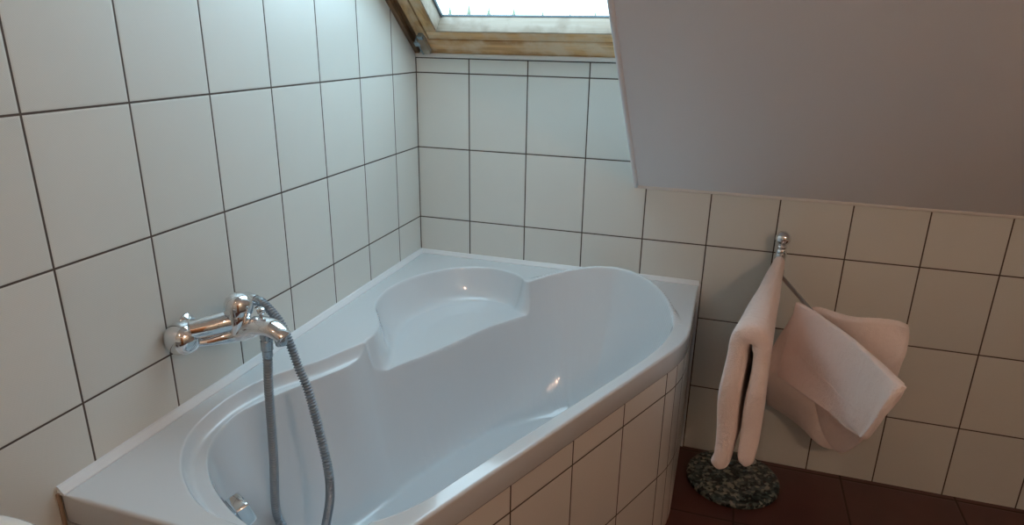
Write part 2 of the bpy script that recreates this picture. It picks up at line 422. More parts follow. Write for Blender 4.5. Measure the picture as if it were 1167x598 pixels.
for i, (az, el) in enumerate([(-23.0, 2.15), (-21.5, 2.3), (-19.9, 2.2), (-17.9, 2.1), (-15.6, 1.95), (-13.4, 1.85), (-11.4, 1.95)]):
    D_ = 152.0; a = math.radians(az)
    x = 1.03 + D_*math.sin(a); y = -2.13 + D_*math.cos(a)
    topz = 0.6275 + D_*math.tan(math.radians(el-0.15)); h = 5.0
    gz = -4.5 + 5.9*((y-2)/158.0)**1.5 - 0.6
    h = max(1.5, topz-gz)
    conifer(x, y, gz, h, i, 'small faint conifer on the ridge seen through the roof window')

# ------------------------------------------------------------------ corner bathtub
ZR = -0.135
def fillet(poly, rads, step=0.004):
    out = []; m = len(poly)
    for i in range(m):
        P = np.array(poly[i], float); A = np.array(poly[i-1], float); B = np.array(poly[(i+1) % m], float); r = rads[i]
        u = (A-P)/np.linalg.norm(A-P); v = (B-P)/np.linalg.norm(B-P)
        ang = math.acos(np.clip(u@v, -1, 1)); tl = r/math.tan(ang/2); c = P + (u+v)/np.linalg.norm(u+v)*(r/math.sin(ang/2))
        p0 = P+u*tl; p1 = P+v*tl; a0 = math.atan2(*(p0-c)[::-1]); a1 = math.atan2(*(p1-c)[::-1])
        d = (a1-a0+math.pi) % (2*math.pi)-math.pi; n = max(4, int(abs(d)*r/step))
        for k in range(n+1): out.append(c + r*np.array([math.cos(a0+d*k/n), math.sin(a0+d*k/n)]))
    return np.array(out)
A0 = np.array([0.966, -0.494]); DT = np.array([-0.3923, -0.9199])      # front edge of the bath
OUT = fillet([(0.002, -0.002), (0.988, -0.002), (0.988, -0.4424), (0.5583, -1.4500), (0.002, -1.4500)], [0.005, 0.005, 0.46, 0.10, 0.005])
OUTc = np.vstack([OUT, OUT[:1]])
OUTr, _ = resample(OUTc, 0.0036); OUTr = OUTr[:-1]
NO = len(OUTr)
tg = np.roll(OUTr, -1, 0)-np.roll(OUTr, 1, 0); tg /= np.linalg.norm(tg, axis=1)[:, None]
nrm = np.stack([-tg[:, 1], tg[:, 0]], 1)
cen = np.array([0.45, -0.66])
nrm *= np.sign(np.sum(nrm*(OUTr-cen), 1))[:, None]
RF = 0.007
RFV = np.full(NO, RF)
RFV[(OUTr[:, 0] < 0.012) | (OUTr[:, 1] > -0.012)] = 0.0025
_near = (OUTr[:, 1] < -1.44) & (OUTr[:, 0] < 0.06)
RFV[_near] = 0.0025 + (RF-0.0025)*np.clip((OUTr[_near, 0]-0.010)/0.05, 0, 1)
_nb = (OUTr[:, 0] > 0.9) & (OUTr[:, 1] > -0.06)
RFV[_nb] = 0.0025 + (RF-0.0025)*np.clip((-OUTr[_nb, 1]-0.010)/0.05, 0, 1)
RFV = RFV[:, None]
INN = OUTr - nrm*RFV

BAS = catmull([(.462,-.160),(.528,-.096),(.594,-.068),(.664,-.059),(.735,-.061),(.803,-.100),(.863,-.168),(.908,-.25),(.937,-.345),(.934,-.418),(.918,-.500),(.886,-.594),(.841,-.702),(.756,-.898),(.722,-.975),(.674,-1.085),(.633,-1.181),(.598,-1.262),(.549,-1.327),(.48,-1.375),(.39,-1.392),(.309,-1.378),(.219,-1.332),(.157,-1.284),(.108,-1.225),(.082,-1.160),(.075,-1.090),(.100,-1.013),(.134,-.935),(.176,-.845),(.188,-.790),(.192,-.735),(.212,-.670),(.269,-.546),(.320,-.425),(.358,-.326),(.395,-.262),(.432,-.205)], 8, True)
LED = catmull([(.191,-.739),(.163,-.806),(.134,-.878),(.098,-.936),(.072,-.987),(.053,-1.076),(.058,-1.165),(.079,-1.238),(.124,-1.304),(.183,-1.357),(.253,-1.396),(.33,-1.412),(.42,-1.410),(.50,-1.385),(.54,-1.34),(.5,-1.2),(.36,-1.05),(.25,-.82),(.205,-.735)], 8, True)
SEAT = catmull([(.449,-.158),(.424,-.128),(.388,-.102),(.31,-.080),(.233,-.094),(.167,-.137),(.108,-.215),(.077,-.296),(.066,-.374),(.074,-.451),(.096,-.515),(.142,-.583),(.170,-.630),(.187,-.685),(.191,-.739),(.24,-.76),(.38,-.60),(.50,-.40),(.55,-.25),(.50,-.17)], 8, True)
FLO = catmull([(.235,-1.03),(.29,-.82),(.345,-.62),(.43,-.44),(.51,-.36),(.60,-.335),(.68,-.36),(.715,-.45),(.69,-.60),(.62,-.80),(.55,-.98),(.49,-1.12),(.41,-1.19),(.31,-1.19),(.24,-1.13)], 6, True)
def sdf(P, poly):
    """signed distance, positive inside, and index of nearest segment"""
    A = poly; B = np.roll(poly, -1, 0); best = np.full(len(P), 1e9); idx = np.zeros(len(P), int); ins = np.zeros(len(P), bool)
    for i in range(len(A)):
        a, b_ = A[i], B[i]; e = b_-a; w = P-a; t = np.clip((w@e)/(e@e+1e-12), 0, 1); d = w-t[:, None]*e; q = np.einsum('ij,ij->i', d, d)
        m = q < best; best[m] = q[m]; idx[m] = i
        c = (a[1] > P[:, 1]) != (b_[1] > P[:, 1])
        if c.any():
            xx = a[0]+(P[:, 1]-a[1])*(b_[0]-a[0])/(b_[1]-a[1]+1e-15); ins ^= c & (P[:, 0] < xx)
    d = np.sqrt(best); return np.where(ins, d, -d), idx
def smin(a, b_, k):
    h = np.clip(0.5+0.5*(b_-a)/k, 0, 1); return b_*(1-h)+a*h-k*h*(1-h)
def sstep(x, a, b_):
    t = np.clip((x-a)/(b_-a), 0, 1); return t*t*(3-2*t)
# raised headrest: height along the basin outline
CR = np.array([(.462,-.160,0.0),(.528,-.096,.014),(.594,-.068,.030),(.664,-.059,.043),(.735,-.061,.046),(.803,-.100,.045),(.863,-.168,.040),(.908,-.25,.026),(.930,-.31,.009),(.937,-.345,0.0)])
hB = np.zeros(len(BAS))
crc, _ = resample(catmull(CR, 10), 0.004)
for i, p_ in enumerate(BAS):
    d = np.linalg.norm(crc[:, :2]-p_, axis=1); j = d.argmin()
    if d[j] < 0.012: hB[i] = max(0.0, crc[j, 2])
DEPTH = 0.415
def tub_z(P):
    dB, iB = sdf(P, BAS); dL, _ = sdf(P, LED); dS, _ = sdf(P, SEAT); dF, _ = sdf(P, FLO)
    hh = hB[iB]
    # basin
    ins = np.clip(dB, 0, None); fo = np.clip(-dF, 0, None)
    t = ins/(ins+fo+1e-9)
    prof = 1-(1-t)**2.45
    # far sloping backrest is straighter
    basin = -DEPTH*prof
    basin = np.where(dB > 0, basin, np.minimum(0.8, -dB*2.5))
    top = hh*(1-sstep(-dB, 0.006, 0.030))*np.where(dB > 0, (1-t)**1.5, 1.0)
    led = np.where(dL > 0, -0.030*(1-(1-np.clip(dL/0.022, 0, 1))**2.2), -dL*2.0)
    dc = np.minimum(np.hypot(P[:, 0]-0.19, P[:, 1]+0.71), np.hypot(P[:, 0]-0.45, P[:, 1]+0.17))
    wS = 0.036+0.030*sstep(dc, 0.08, 0.26)
    st = np.where(dS > 0, -0.105*(1-(1-np.clip(dS/wS, 0, 1))**2.4), -dS*2.5)
    st = st - 0.004*np.clip((dS-0.04)/0.1, 0, 1)
    z = smin(np.zeros(len(P)), led, 0.006)
    z = smin(z, st, 0.014)
    z = smin(z, basin, 0.011)
    z = z+top
    return np.where(z > -0.0008, np.maximum(z, z*1.0), z)
tub = thing('corner_bathtub', 'white acrylic corner bathtub with moulded seat and cream tiled front panel', 'bathtub', (0.45, -0.7, FL))
NR = 330
NR = 351
_sc = np.linspace(0.45, 1.0, 140)
_z = tub_z((cen + _sc[:, None, None]*(INN[None]-cen)).reshape(-1, 2)).reshape(140, NO)
_z = np.where(_sc[:, None] > 0.999, 0, _z)
_low = _z < -0.006
_i = 139-np.argmax(_low[::-1], axis=0)
_i = np.clip(_i, 0, 138); _kk = np.arange(NO)
_za, _zb = _z[_i, _kk], _z[_i+1, _kk]
sc_ = _sc[_i]+(_sc[_i+1]-_sc[_i])*np.clip((-0.006-_za)/(_zb-_za+1e-9), 0, 1)
ker = np.ones(5)/5
sc_ = np.convolve(np.r_[sc_[-2:], sc_, sc_[:2]], ker, 'valid')
a_ = np.linspace(0, 1, 281)[1:]; a_ = 1-(1-a_)**1.35
b_ = np.linspace(0, 1, 71)[1:]; b_ = b_**1.5
ss = np.vstack([a_[:, None]*sc_[None], sc_[None]+b_[:, None]*(1-sc_[None])])
rings = (cen + ss[:, :, None]*(INN[None]-cen)).reshape(-1, 2)
zz = tub_z(rings)
# let the rim end flat at the fillet
P3 = np.c_[rings, ZR+zz]
c3 = np.array([[cen[0], cen[1], ZR+tub_z(cen[None])[0]]])
ex = []
for ph in np.linspace(0, math.pi/2, 8)[1:]:
    ex.append(np.c_[OUTr-nrm*RFV*(1-math.sin(ph)), ZR-RFV*(1-math.cos(ph))])
ex.append(np.c_[OUTr, np.full(NO, -0.190)])
ex.append(np.c_[OUTr-nrm*0.002, np.full(NO, -0.1945)])
ex.append(np.c_[OUTr-nrm*0.030, np.full(NO, -0.1945)])
V = np.vstack([c3, P3]+ex)
nr = (NR-1)+len(ex)
k = np.arange(NO); k2 = (k+1) % NO
Fq = []
for i in range(nr-1):
    a = 1+i*NO; Fq.append(np.stack([a+k, a+k2, a+NO+k2, a+NO+k], 1))
Fq = np.vstack(Fq)
Ft = np.stack([np.zeros(NO, int), 1+k2, 1+k], 1)
me = bpy.data.meshes.new('tub_shell')
off = np.array([-tub.location.x, -tub.location.y, ZF-tub.location.z])
VV = (V+off).astype(np.float32)
nq, nt_ = len(Fq), len(Ft)
me.vertices.add(len(VV)); me.vertices.foreach_set('co', VV.ravel())
me.loops.add(nq*4+nt_*3); me.loops.foreach_set('vertex_index', np.concatenate([Fq[:, ::-1].ravel(), Ft.ravel()]).astype(np.int32))
me.polygons.add(nq+nt_)
me.polygons.foreach_set('loop_start', np.concatenate([np.arange(nq)*4, nq*4+np.arange(nt_)*3]).astype(np.int32))
me.polygons.foreach_set('loop_total', np.concatenate([np.full(nq, 4), np.full(nt_, 3)]).astype(np.int32))
me.polygons.foreach_set('use_smooth', np.ones(nq+nt_, bool))
me.update(calc_edges=True); me.validate()
me.materials.append(m_acryl)
_bm = bmesh.new(); _bm.from_mesh(me); bmesh.ops.recalc_face_normals(_bm, faces=_bm.faces)
_up = sum(f.normal.z*f.calc_area() for f in _bm.faces)
if _up < 0: bmesh.ops.reverse_faces(_bm, faces=_bm.faces)
_bm.to_mesh(me); _bm.free()
sh = bpy.data.objects.new('tub_shell', me); COL.objects.link(sh); sh.parent = tub

# overflow knob on the near end wall, drain in the floor
def knob_box(c, nx, ny, nz, w, h, t, bev):
    Nn = Vector((nx, ny, nz)).normalized(); X = Vector((-ny, nx, 0)).normalized(); Y = Nn.cross(X)
    return box(-w/2, w/2, -h/2, h/2, 0, t, bev, 3, lambda q: Vector(c)+X*q.x+Y*q.y+Nn*q.z)
KC = (0.230, -1.320, -0.230)
plate = mk('overflow_plate', *knob_box(KC, 0.42, 0.85, 0.30, 0.070, 0.060, 0.014, 0.004), m_chrome_dull, tub, sharp=40)
mk('overflow_knob', *knob_box((KC[0]+0.004, KC[1]+0.008, KC[2]+0.003), 0.42, 0.85, 0.30, 0.052, 0.050, 0.032, 0.008), m_chrome, plate, sharp=40)
mk('drain_ring', *lathe([(0.034, 0), (0.034, 0.003), (0.030, 0.005), (0.024, 0.004), (0.022, 0.002)], (0.36, -1.05, ZR-DEPTH-0.003)), m_chrome, tub, sharp=40)

# tiled bath panel below the rim
panel = tub
m_pan = tile_mat('panel_tile', 'X', 0.043, 0.2043, -0.257+ZF, 0.2565, (0.68, 0.67, 0.635), GROUT, 0.0034, uv=True, rough=0.33)
m_pan_c = tile_mat('panel_strip_tile', 'X', 0.043, 0.062, -0.257+ZF, 0.2565, (0.68, 0.67, 0.635), GROUT, 0.003, uv=True, rough=0.33)
arc = np.r_[0, np.cumsum(np.linalg.norm(np.diff(OUTr, axis=0), axis=1))]
iA = int(np.argmin(np.linalg.norm(OUTr-(A0+DT*0.2), axis=1)))
sarc = arc-arc[iA]
# direction: positive s towards the near end
j = (iA+20) % NO
if (OUTr[j]-OUTr[iA])@DT < 0: sarc = -sarc
sarc = sarc+0.2
def panel_part(name, sel, mat, ztop, zbot, inset=0.003):
    P = OUTr[sel]-nrm[sel]*inset; Q = OUTr[sel]-nrm[sel]*(inset+0.012); s = sarc[sel]; n = len(sel)
    V = [(*p, ztop) for p in P]+[(*p, zbot) for p in P]+[(*p, ztop) for p in Q]+[(*p, zbot) for p in Q]
    F = []; 
    for i in range(n-1):
        F += [(i, i+1, n+i+1, n+i), (2*n+i+1, 2*n+i, 3*n+i, 3*n+i+1), (i+1, i, 2*n+i, 2*n+i+1)]
    F += [(0, n, 3*n, 2*n), (n-1, 3*n-1, 4*n-1, 2*n-1)]
    o = mk(name, V, F, mat, panel, sharp=30)
    uvl = o.data.uv_layers.new(name='UVMap'); sv = list(s)*4
    for lp in o.data.loops:
        v = o.data.vertices[lp.vertex_index].co
        uvl.data[lp.index].uv = (sv[lp.vertex_index % n], v.z+panel.location.z)
    return o
order = np.argsort(sarc)
# pieces: strips round the curve, long straight front, rounded corner and near end
vis = [i for i in order if OUTr[i][0] > 0.02 and not (OUTr[i][1] > -0.012)]
s_ = lambda i: sarc[i]
panel_part('panel_strip_tiles', [i for i in vis if s_(i) <= 0.043 and OUTr[i][1] < -0.01], m_pan_c, -0.1965, FL)
panel_part('front_panel_tiles', [i for i in vis if s_(i) >= 0.0425], m_pan, -0.1965, FL)
# dark joint between rim and tiles
jt = [i for i in vis]
JP = OUTr[jt]-nrm[jt]*0.004; n = len(jt)
V = [(*p, -0.1935) for p in JP]+[(*p, -0.198) for p in JP]
Vb = [(*(OUTr[i]-nrm[i]*0.012), -0.1935) for i in jt]+[(*(OUTr[i]-nrm[i]*0.012), -0.198) for i in jt]
V += Vb; F = []
for i in range(n-1): F += [(i, i+1, n+i+1, n+i), (2*n+i+1, 2*n+i, 3*n+i, 3*n+i+1)]
mk('panel_joint', V, F, pbr('joint_brown', GROUT, 0.9), panel)

# sealing strips
seal = [(0.0, 0.0), (0.014, 0.0), (0.014, 0.003), (0.004, 0.015), (0.0, 0.016)]
V = [(a, -1.452, ZR+b_) for a, b_ in seal]+[(a, -0.0, ZR+b_) for a, b_ in seal]
struct(mk('trim_6', V, [(0, 1, 2, 3, 4), (9, 8, 7, 6, 5)]+[(i, i+5, (i+1) % 5+5, (i+1) % 5) for i in range(5)], m_seal, smooth=False))
V = [(0.0, -a*0.9, ZR+b_*0.9) for a, b_ in seal]+[(0.988, -a*0.9, ZR+b_*0.9) for a, b_ in seal]
struct(mk('trim_7', V, [(4, 3, 2, 1, 0), (5, 6, 7, 8, 9)]+[(i, (i+1) % 5, (i+1) % 5+5, i+5) for i in range(5)], m_seal, smooth=False))
struct(mk('trim_8', *box(-0.0, 0.005, -1.457, -1.450, FL, ZR+0.004, 0.002), m_caulk))
struct(mk('trim_9', *box(0.985, 0.994, -0.006, 0.0, FL, ZR+0.004, 0.002), m_seal))

# ------------------------------------------------------------------ bath mixer on the left wall
FY = -1.093
mix_ = thing('bath_mixer_tap', 'chrome wall-mounted bath mixer tap on the left tiled wall', 'tap', (0.0, FY, 0.04))
def sphere(c, r, n=36, sc=(1, 1, 1)):
    V, F = lathe([(max(1e-4, r*math.sin(math.pi*i/24)), -r*math.cos(math.pi*i/24)) for i in range(25)], (0, 0, 0), n=n)
    return [(c[0]+x*sc[0], c[1]+y*sc[1], c[2]+z*sc[2]) for x, y, z in V], F
for yy, cr_ in ((-1.164, 0.0355), (-0.985, 0.022)):
    ro = mk('wall_rosette', *lathe([(0.020, 0), (0.020, 0.004), (0.014, 0.010), (0.012, 0.016)], (0, yy+(0.042 if cr_ > 0.03 else 0), 0.040+(0.010 if cr_ > 0.03 else -0.01)), (1, 0, 0)), m_chrome, mix_, sharp=35)
    mk('union_cap', *sphere((cr_-0.006, yy, 0.038), cr_), m_chrome, ro)
# body: a bar that swells from each cap to the middle
ys = np.linspace(-1.160, -0.988, 29); pb = []; rb = []
for y in ys:
    t = abs(y-FY)/(0.068 if y < FY else 0.106)
    pb.append((0.046+0.052*(1-t**1.3), y, 0.056+0.004*(1-t))); r = 0.0195+0.0060*(1-max(0,t))**1.2; rb.append((r, r))
mk('mixer_body', *tube(pb, rb, 28), m_chrome, mix_, sharp=50)
mk('cartridge_dome', *lathe([(0.020, -0.058), (0.0235, -0.050), (0.0250, -0.02), (0.0250, -0.006), (0.0240, -0.003), (0.0285, -0.001), (0.0290, 0.009), (0.0276, 0.019), (0.0240, 0.0285), (0.0178, 0.0352), (0.010, 0.0390), (0.0005, 0.0400)], (0.112, FY, 0.080), (0.10, 0, 1), 40), m_chrome, mix_, sharp=50)
# spout: wide oval arm running out over the bath, with a tail that runs back under the body
pp = catmull([(0.052, -1.156, 0.027), (0.074, -1.130, 0.026), (0.104, -1.100, 0.032), (0.130, FY, 0.042), (0.155, FY, 0.054), (0.185, FY, 0.055), (0.207, FY, 0.046), (0.218, FY, 0.036)], 8)
tt = np.linspace(0, 1, len(pp))
rr_ = [(0.010+0.012*float(sstep(np.array([t]), 0.0, 0.42)[0])-0.004*max(0, t-0.7)/0.3 if t < 0.97 else 0.012, 0.0090+0.0110*float(sstep(np.array([t]), 0.0, 0.42)[0])-0.0085*max(0, t-0.55)/0.45) for t in tt]
mk('spout', *tube([tuple(p) for p in pp], rr_, 28), m_chrome, mix_, sharp=60)
mk('aerator', *lathe([(0.0118, -0.010), (0.0125, -0.008), (0.0125, 0.008), (0.011, 0.010)], (0.209, FY, 0.030), (0.15, 0, -1), 24), m_chrome_dull, mix_, sharp=40)
mk('diverter_knob', *lathe([(0.0045, 0), (0.0040, 0.010), (0.0042, 0.016), (0.0070, 0.018), (0.0085, 0.023), (0.0078, 0.028), (0.004, 0.031)], (0.166, FY, 0.066), (0.05, 0, 1), 24), m_chrome, mix_, sharp=40)
mk('hose_outlet', *lathe([(0.0125, 0), (0.0125, 0.010), (0.0105, 0.011), (0.0105, 0.016)], (0.173, FY, 0.040), (-0.02, 0, -1), 24), m_chrome_dull, mix_, sharp=40)
mk('handset_holder', *merge([tube([(0.085, -1.070, 0.078), (0.090, -1.045, 0.080), (0.094, -1.030, 0.080)], 0.008, 16), lathe([(0.0125, -0.012), (0.0135, -0.006), (0.0135, 0.008), (0.0115, 0.012)], (0.096, -1.030, 0.079), (1, -0.15, 0.1), 24)]), m_chrome, mix_, sharp=40)

hose = thing('shower_hose', 'grey ribbed metal shower hose looping from the mixer into the bath', 'hose', (0.173, FY, 0.02))
hp = [(0.173, FY, 0.012), (0.170, FY, -0.03), (0.165, FY, -0.09), (0.157, FY, -0.259), (0.147, FY, -0.39), (0.156, -1.092, -0.440), (0.190, -1.09, -0.482), (0.232, -1.09, -0.492), (0.264, -1.097, -0.458), (0.281, -1.10, -0.402), (0.297, -1.10, -0.331), (0.300, -1.10, -0.263), (0.281, -1.09, -0.182), (0.254, -1.08, -0.088), (0.227, -1.07, -0.039), (0.204, -1.06, 0.006), (0.178, -1.05, 0.045), (0.145, -1.04, 0.069), (0.123, -1.035, 0.078), (0.104, -1.031, 0.080)]
hpts, hs = resample(catmull(hp, 16), 0.00095)
rad = [0.0084+0.0018*math.sin(2*math.pi*s/0.0062) for s in hs]
mk('hose_tube', *tube([tuple(p) for p in hpts], rad, 14), pbr('hose_metal', (0.27, 0.32, 0.365), 0.42, 0.75), hose)
mk('hose_nut', *lathe([(0.0095, -0.026), (0.0108, -0.022), (0.0108, -0.010), (0.0125, -0.008), (0.0125, 0.012), (0.0108, 0.014)], (0.1725, FY, 0.012), (0.02, 0, 1), 24), m_chrome_dull, hose, sharp=40)
mk('hose_nut', *lathe([(0.0095, 0), (0.0108, 0.003), (0.0100, 0.020), (0.0085, 0.026)], (0.102, -1.031, 0.080), (1, -0.12, -0.05), 24), m_chrome_dull, hose, sharp=40)

# ------------------------------------------------------------------ towel stand
PX, PY = 1.215, -0.055
stand = thing('towel_stand', 'chrome towel stand with ball finial on a round dark granite foot', 'towel stand', (PX, PY, FL))
mk('granite_foot', *lathe([(0.138, 0), (0.143, 0.002), (0.145, 0.005), (0.145, 0.017), (0.142, 0.021), (0.136, 0.0225)], (1.162, -0.150, FL), n=72), m_granite, stand, sharp=50)
mk('pole', *lathe([(0.022, 0.022), (0.022, 0.027), (0.0115, 0.033), (0.0115, 0.76)], (PX, PY, FL), n=28), m_chrome, stand, sharp=40)
mk('finial', *lathe([(0.0118, 0.0), (0.0150, 0.002), (0.0160, 0.010), (0.0145, 0.016), (0.0120, 0.019), (0.0150, 0.022), (0.0150, 0.026), (0.0120, 0.029)] + [(0.0225*math.sin(a), 0.0495-0.0225*math.cos(a)) for a in np.linspace(0.50, math.pi-0.02, 22)], (PX, PY, 0.013), n=36), m_chrome, stand, sharp=60)
A1 = (1.128, -0.645, 0.004)
A2d = Vector((0.34, -0.94, 0)).normalized()
def arm(end, z):
    return merge([lathe([(0.0118, -0.012), (0.0165, -0.010), (0.0165, 0.010), (0.0118, 0.012)], (PX, PY, z), n=28), tube([(PX, PY, z), end], 0.0058, 16), sphere(end, 0.009, 20)])
mk('arm', *arm(A1, 0.006), m_chrome, stand, sharp=45)
E2 = (1.295, -0.400, -0.045)
mk('arm', *arm(E2, -0.045), m_chrome_dull, stand, sharp=45)

def sheet(rows, thick, nu=60, nv=60, wob=0.0, seed=0, fz=(9, 7), thk_fn=None, crease=None):
    """thick cloth slab through a grid of control points with rounded rim; returns V,F"""
    G = np.array(rows, float); R_, C_ = G.shape[:2]
    A = np.stack([np.array(catmull(G[i], 40))[np.linspace(0, (C_-1)*40, nu).round().astype(int)] for i in range(R_)])
    S = np.stack([np.array(catmull(A[:, j], 40))[np.linspace(0, (R_-1)*40, nv).round().astype(int)] for j in range(nu)], 1)
    uu, vv = np.meshgrid(np.linspace(-1, 1, nu), np.linspace(-1, 1, nv))
    u2 = uu*(1-0.045*np.abs(vv)**9); v2 = vv*(1-0.055*np.abs(uu)**9)
    fu = (u2+1)/2*(nu-1); fv = (v2+1)/2*(nv-1); iu = np.clip(fu.astype(int), 0, nu-2); iv = np.clip(fv.astype(int), 0, nv-2)
    du_, dv_ = (fu-iu)[..., None], (fv-iv)[..., None]
    S = (S[iv, iu]*(1-du_)+S[iv, iu+1]*du_)*(1-dv_)+(S[iv+1, iu]*(1-du_)+S[iv+1, iu+1]*du_)*dv_
    dU = np.gradient(S, axis=1); dV = np.gradient(S, axis=0); nn = np.cross(dU, dV); nn /= np.linalg.norm(nn, axis=2)[..., None]
    rnd = random.Random(seed); u = np.linspace(0, 1, nu)[None, :]; v = np.linspace(0, 1, nv)[:, None]
    w = np.zeros((nv, nu))
    for _ in range(6):
        a, b_, c = rnd.uniform(-fz[0], fz[0]), rnd.uniform(-fz[1], fz[1]), rnd.uniform(0, 6.28)
        w += np.sin(a*u+b_*v+c)
    S = S + nn*(w*wob/6 + (crease(u, v) if crease else 0))[..., None]
    ev = np.minimum(np.minimum(u, 1-u)*nu, np.minimum(v, 1-v)*nv)
    prof = np.sqrt(np.clip(1-(1-np.clip(ev/3.0, 0, 1))**2, 0, 1))*0.92+0.08
    T = thick*0.5*prof
    if thk_fn is not None: T = T*thk_fn(u, v)
    top = S+nn*T[..., None]; bot = S-nn*T[..., None]
    V = np.vstack([top.reshape(-1, 3), bot.reshape(-1, 3)]); F = []; n = nu*nv
    for j in range(nv-1):
        for i in range(nu-1):
            a = j*nu+i; F.append((a, a+1, a+1+nu, a+nu)); F.append((n+a, n+a+nu, n+a+1+nu, n+a+1))
    for i in range(nu-1):
        F.append((i, n+i, n+i+1, i+1)); a = (nv-1)*nu+i; F.append((a, a+1, n+a+1, n+a))
    for j in range(nv-1):
        a = j*nu; F.append((a, a+nu, n+a+nu, n+a)); a = j*nu+nu-1; F.append((a, n+a, n+a+nu, a+nu))
    return V, F, S, nn
# 1: bath towel folded lengthwise over the upper arm, seen end-on
def hang_section(sv):
    """closed outline of an inverted-U towel, in (offset across the arm, height) coordinates; sv 0 at pole, 1 at tip"""
    out = []
    w = 0.030+0.000*sv; k = sv
    top = 0.014+0.004*k; spread = 0.012+0.022*k; bl = -0.375+0.0*k; br = -0.348
    tl = 0.0075+0.0160*k; tr = 0.0070+0.0130*k
    cl, crr = -(spread*0.76), spread*0.78      # mid lines of the two leaves
    L_ = []
    # outer left from ridge down
    for q in np.linspace(0, 1, 16): 
        a = math.pi/2*q
        L_.append((-(spread*0.76+tl)*math.sin(a)**1.0, top-0.055*(1-math.cos(a))**1.2*(0.5+0.9*k)))
    yb = L_[-1][1]
    for q in np.linspace(0, 1, 26)[1:]: L_.append((-(spread*0.76+tl)-0.006*math.sin(3*q*math.pi/2)*k-0.006*q, yb+(bl+tl*1.0-yb)*q))
    for q in np.linspace(0, math.pi, 12)[1:]: L_.append((cl-0.006-tl*math.cos(q), bl+tl-tl*1.0*math.sin(q)))
    gi = top-0.042-0.012*k
    for q in np.linspace(0, 1, 22)[1:]: L_.append((cl-0.006*(1-q)+tl-(0.0 if q < .9 else 0.0)+0.002*math.sin(q*6), bl+tl+(gi-bl-tl)*q))
    R2 = []
    for q in np.linspace(0, 1, 22): R2.append((crr-tr-0.002*q+0.001*math.sin(q*7), gi+(br+tr-gi)*q))
    for q in np.linspace(0, math.pi, 12)[1:]: R2.append((crr-tr*math.cos(q), br+tr-tr*math.sin(q)))
    e_ = (crr+tr)
    yt = top-0.05*(0.5+0.9*k)
    for q in np.linspace(0, 1, 26)[1:]: R2.append((e_+0.004*math.sin(q*5)*k, br+tr+(yt-br-tr)*q))
    for q in np.linspace(1, 0, 16)[1:-1]:
        a = math.pi/2*q; R2.append((e_*math.sin(a), top-0.05*(1-math.cos(a))**1.2*(0.5+0.9*k)))
    return L_+R2
d1 = np.array([A1[0]-PX, A1[1]-PY]); L1 = np.linalg.norm(d1); d1 /= L1; p1 = np.array([d1[1], -d1[0]])  # p1 points left (towards -x)
if p1[0] > 0: p1 = -p1
ns = 64; V = []; ring = None; rnd = random.Random(3)
for i in range(ns):
    t = i/(ns-1); s = 0.028 + t*(L1+0.012-0.028)
    endr = min(1.0, min(t, 1-t)*ns/3.2); sh_ = math.sqrt(max(0, 1-(1-endr)**2))
    sec = hang_section(t**1.1)
    cx = 0.0
    for (a, h) in sec:
        fold = 0.0022*math.sin(h*34+t*5)+0.0015*math.sin(h*21+t*17)
        # round the two open ends of the towel
        ce = (-0.030 if a < 0 else 0.030)*t if h < -0.05 else a*0.6
        aa = a*(1)-(a-ce)*0.35*(1-sh_)
        hh = h-(0.010*(1-sh_) if h > -0.03 else -0.006*(1-sh_))
        q = np.array([PX, PY])+d1*(s + (0.004*math.sin(h*30)))- p1*(aa+fold*0.5)
        V.append((q[0], q[1], 0.006+hh-0.004*t))
    ring = len(sec)
F = []
for i in range(ns-1):
    for k_ in range(ring): F.append((i*ring+k_, i*ring+(k_+1) % ring, (i+1)*ring+(k_+1) % ring, (i+1)*ring+k_))
F.append(tuple(reversed(range(ring)))); F.append(tuple(range((ns-1)*ring, ns*ring)))
o = mk('bath_towel', V, F, m_towel)
_bm = bmesh.new(); _bm.from_mesh(o.data); bmesh.ops.triangulate(_bm, faces=[f for f in _bm.faces if len(f.verts) > 4]); bmesh.ops.recalc_face_normals(_bm, faces=_bm.faces); _bm.to_mesh(o.data); _bm.free()
o['label'] = 'thick pink towel folded over the upper arm of the stand, hanging end-on beside the bathtub'; o['category'] = 'towel'

# 2: large towel behind, hanging askew from the lower arm
rows = [[(1.262,-0.212,-0.126),(1.315,-0.240,-0.070),(1.42,-0.292,-0.062),(1.505,-0.337,-0.074)],
        [(1.217,-0.150,-0.276),(1.324,-0.195,-0.225),(1.429,-0.270,-0.180),(1.517,-0.335,-0.126)],
        [(1.226,-0.100,-0.395),(1.346,-0.120,-0.390),(1.444,-0.180,-0.352),(1.518,-0.320,-0.205)],
        [(1.236,-0.050,-0.513),(1.379,-0.055,-0.560),(1.468,-0.095,-0.592),(1.515,-0.210,-0.440)]]
V, F, S, nn = sheet(rows, 0.026, 70, 70, 0.060, 8, (11, 7))
t2 = thing('bath_towel', 'larger pink towel hanging askew on the lower arm, behind the front towel', 'towel', (1.36, -0.26, -0.07))
mk('towel_cloth', V, F, m_towel2, t2)
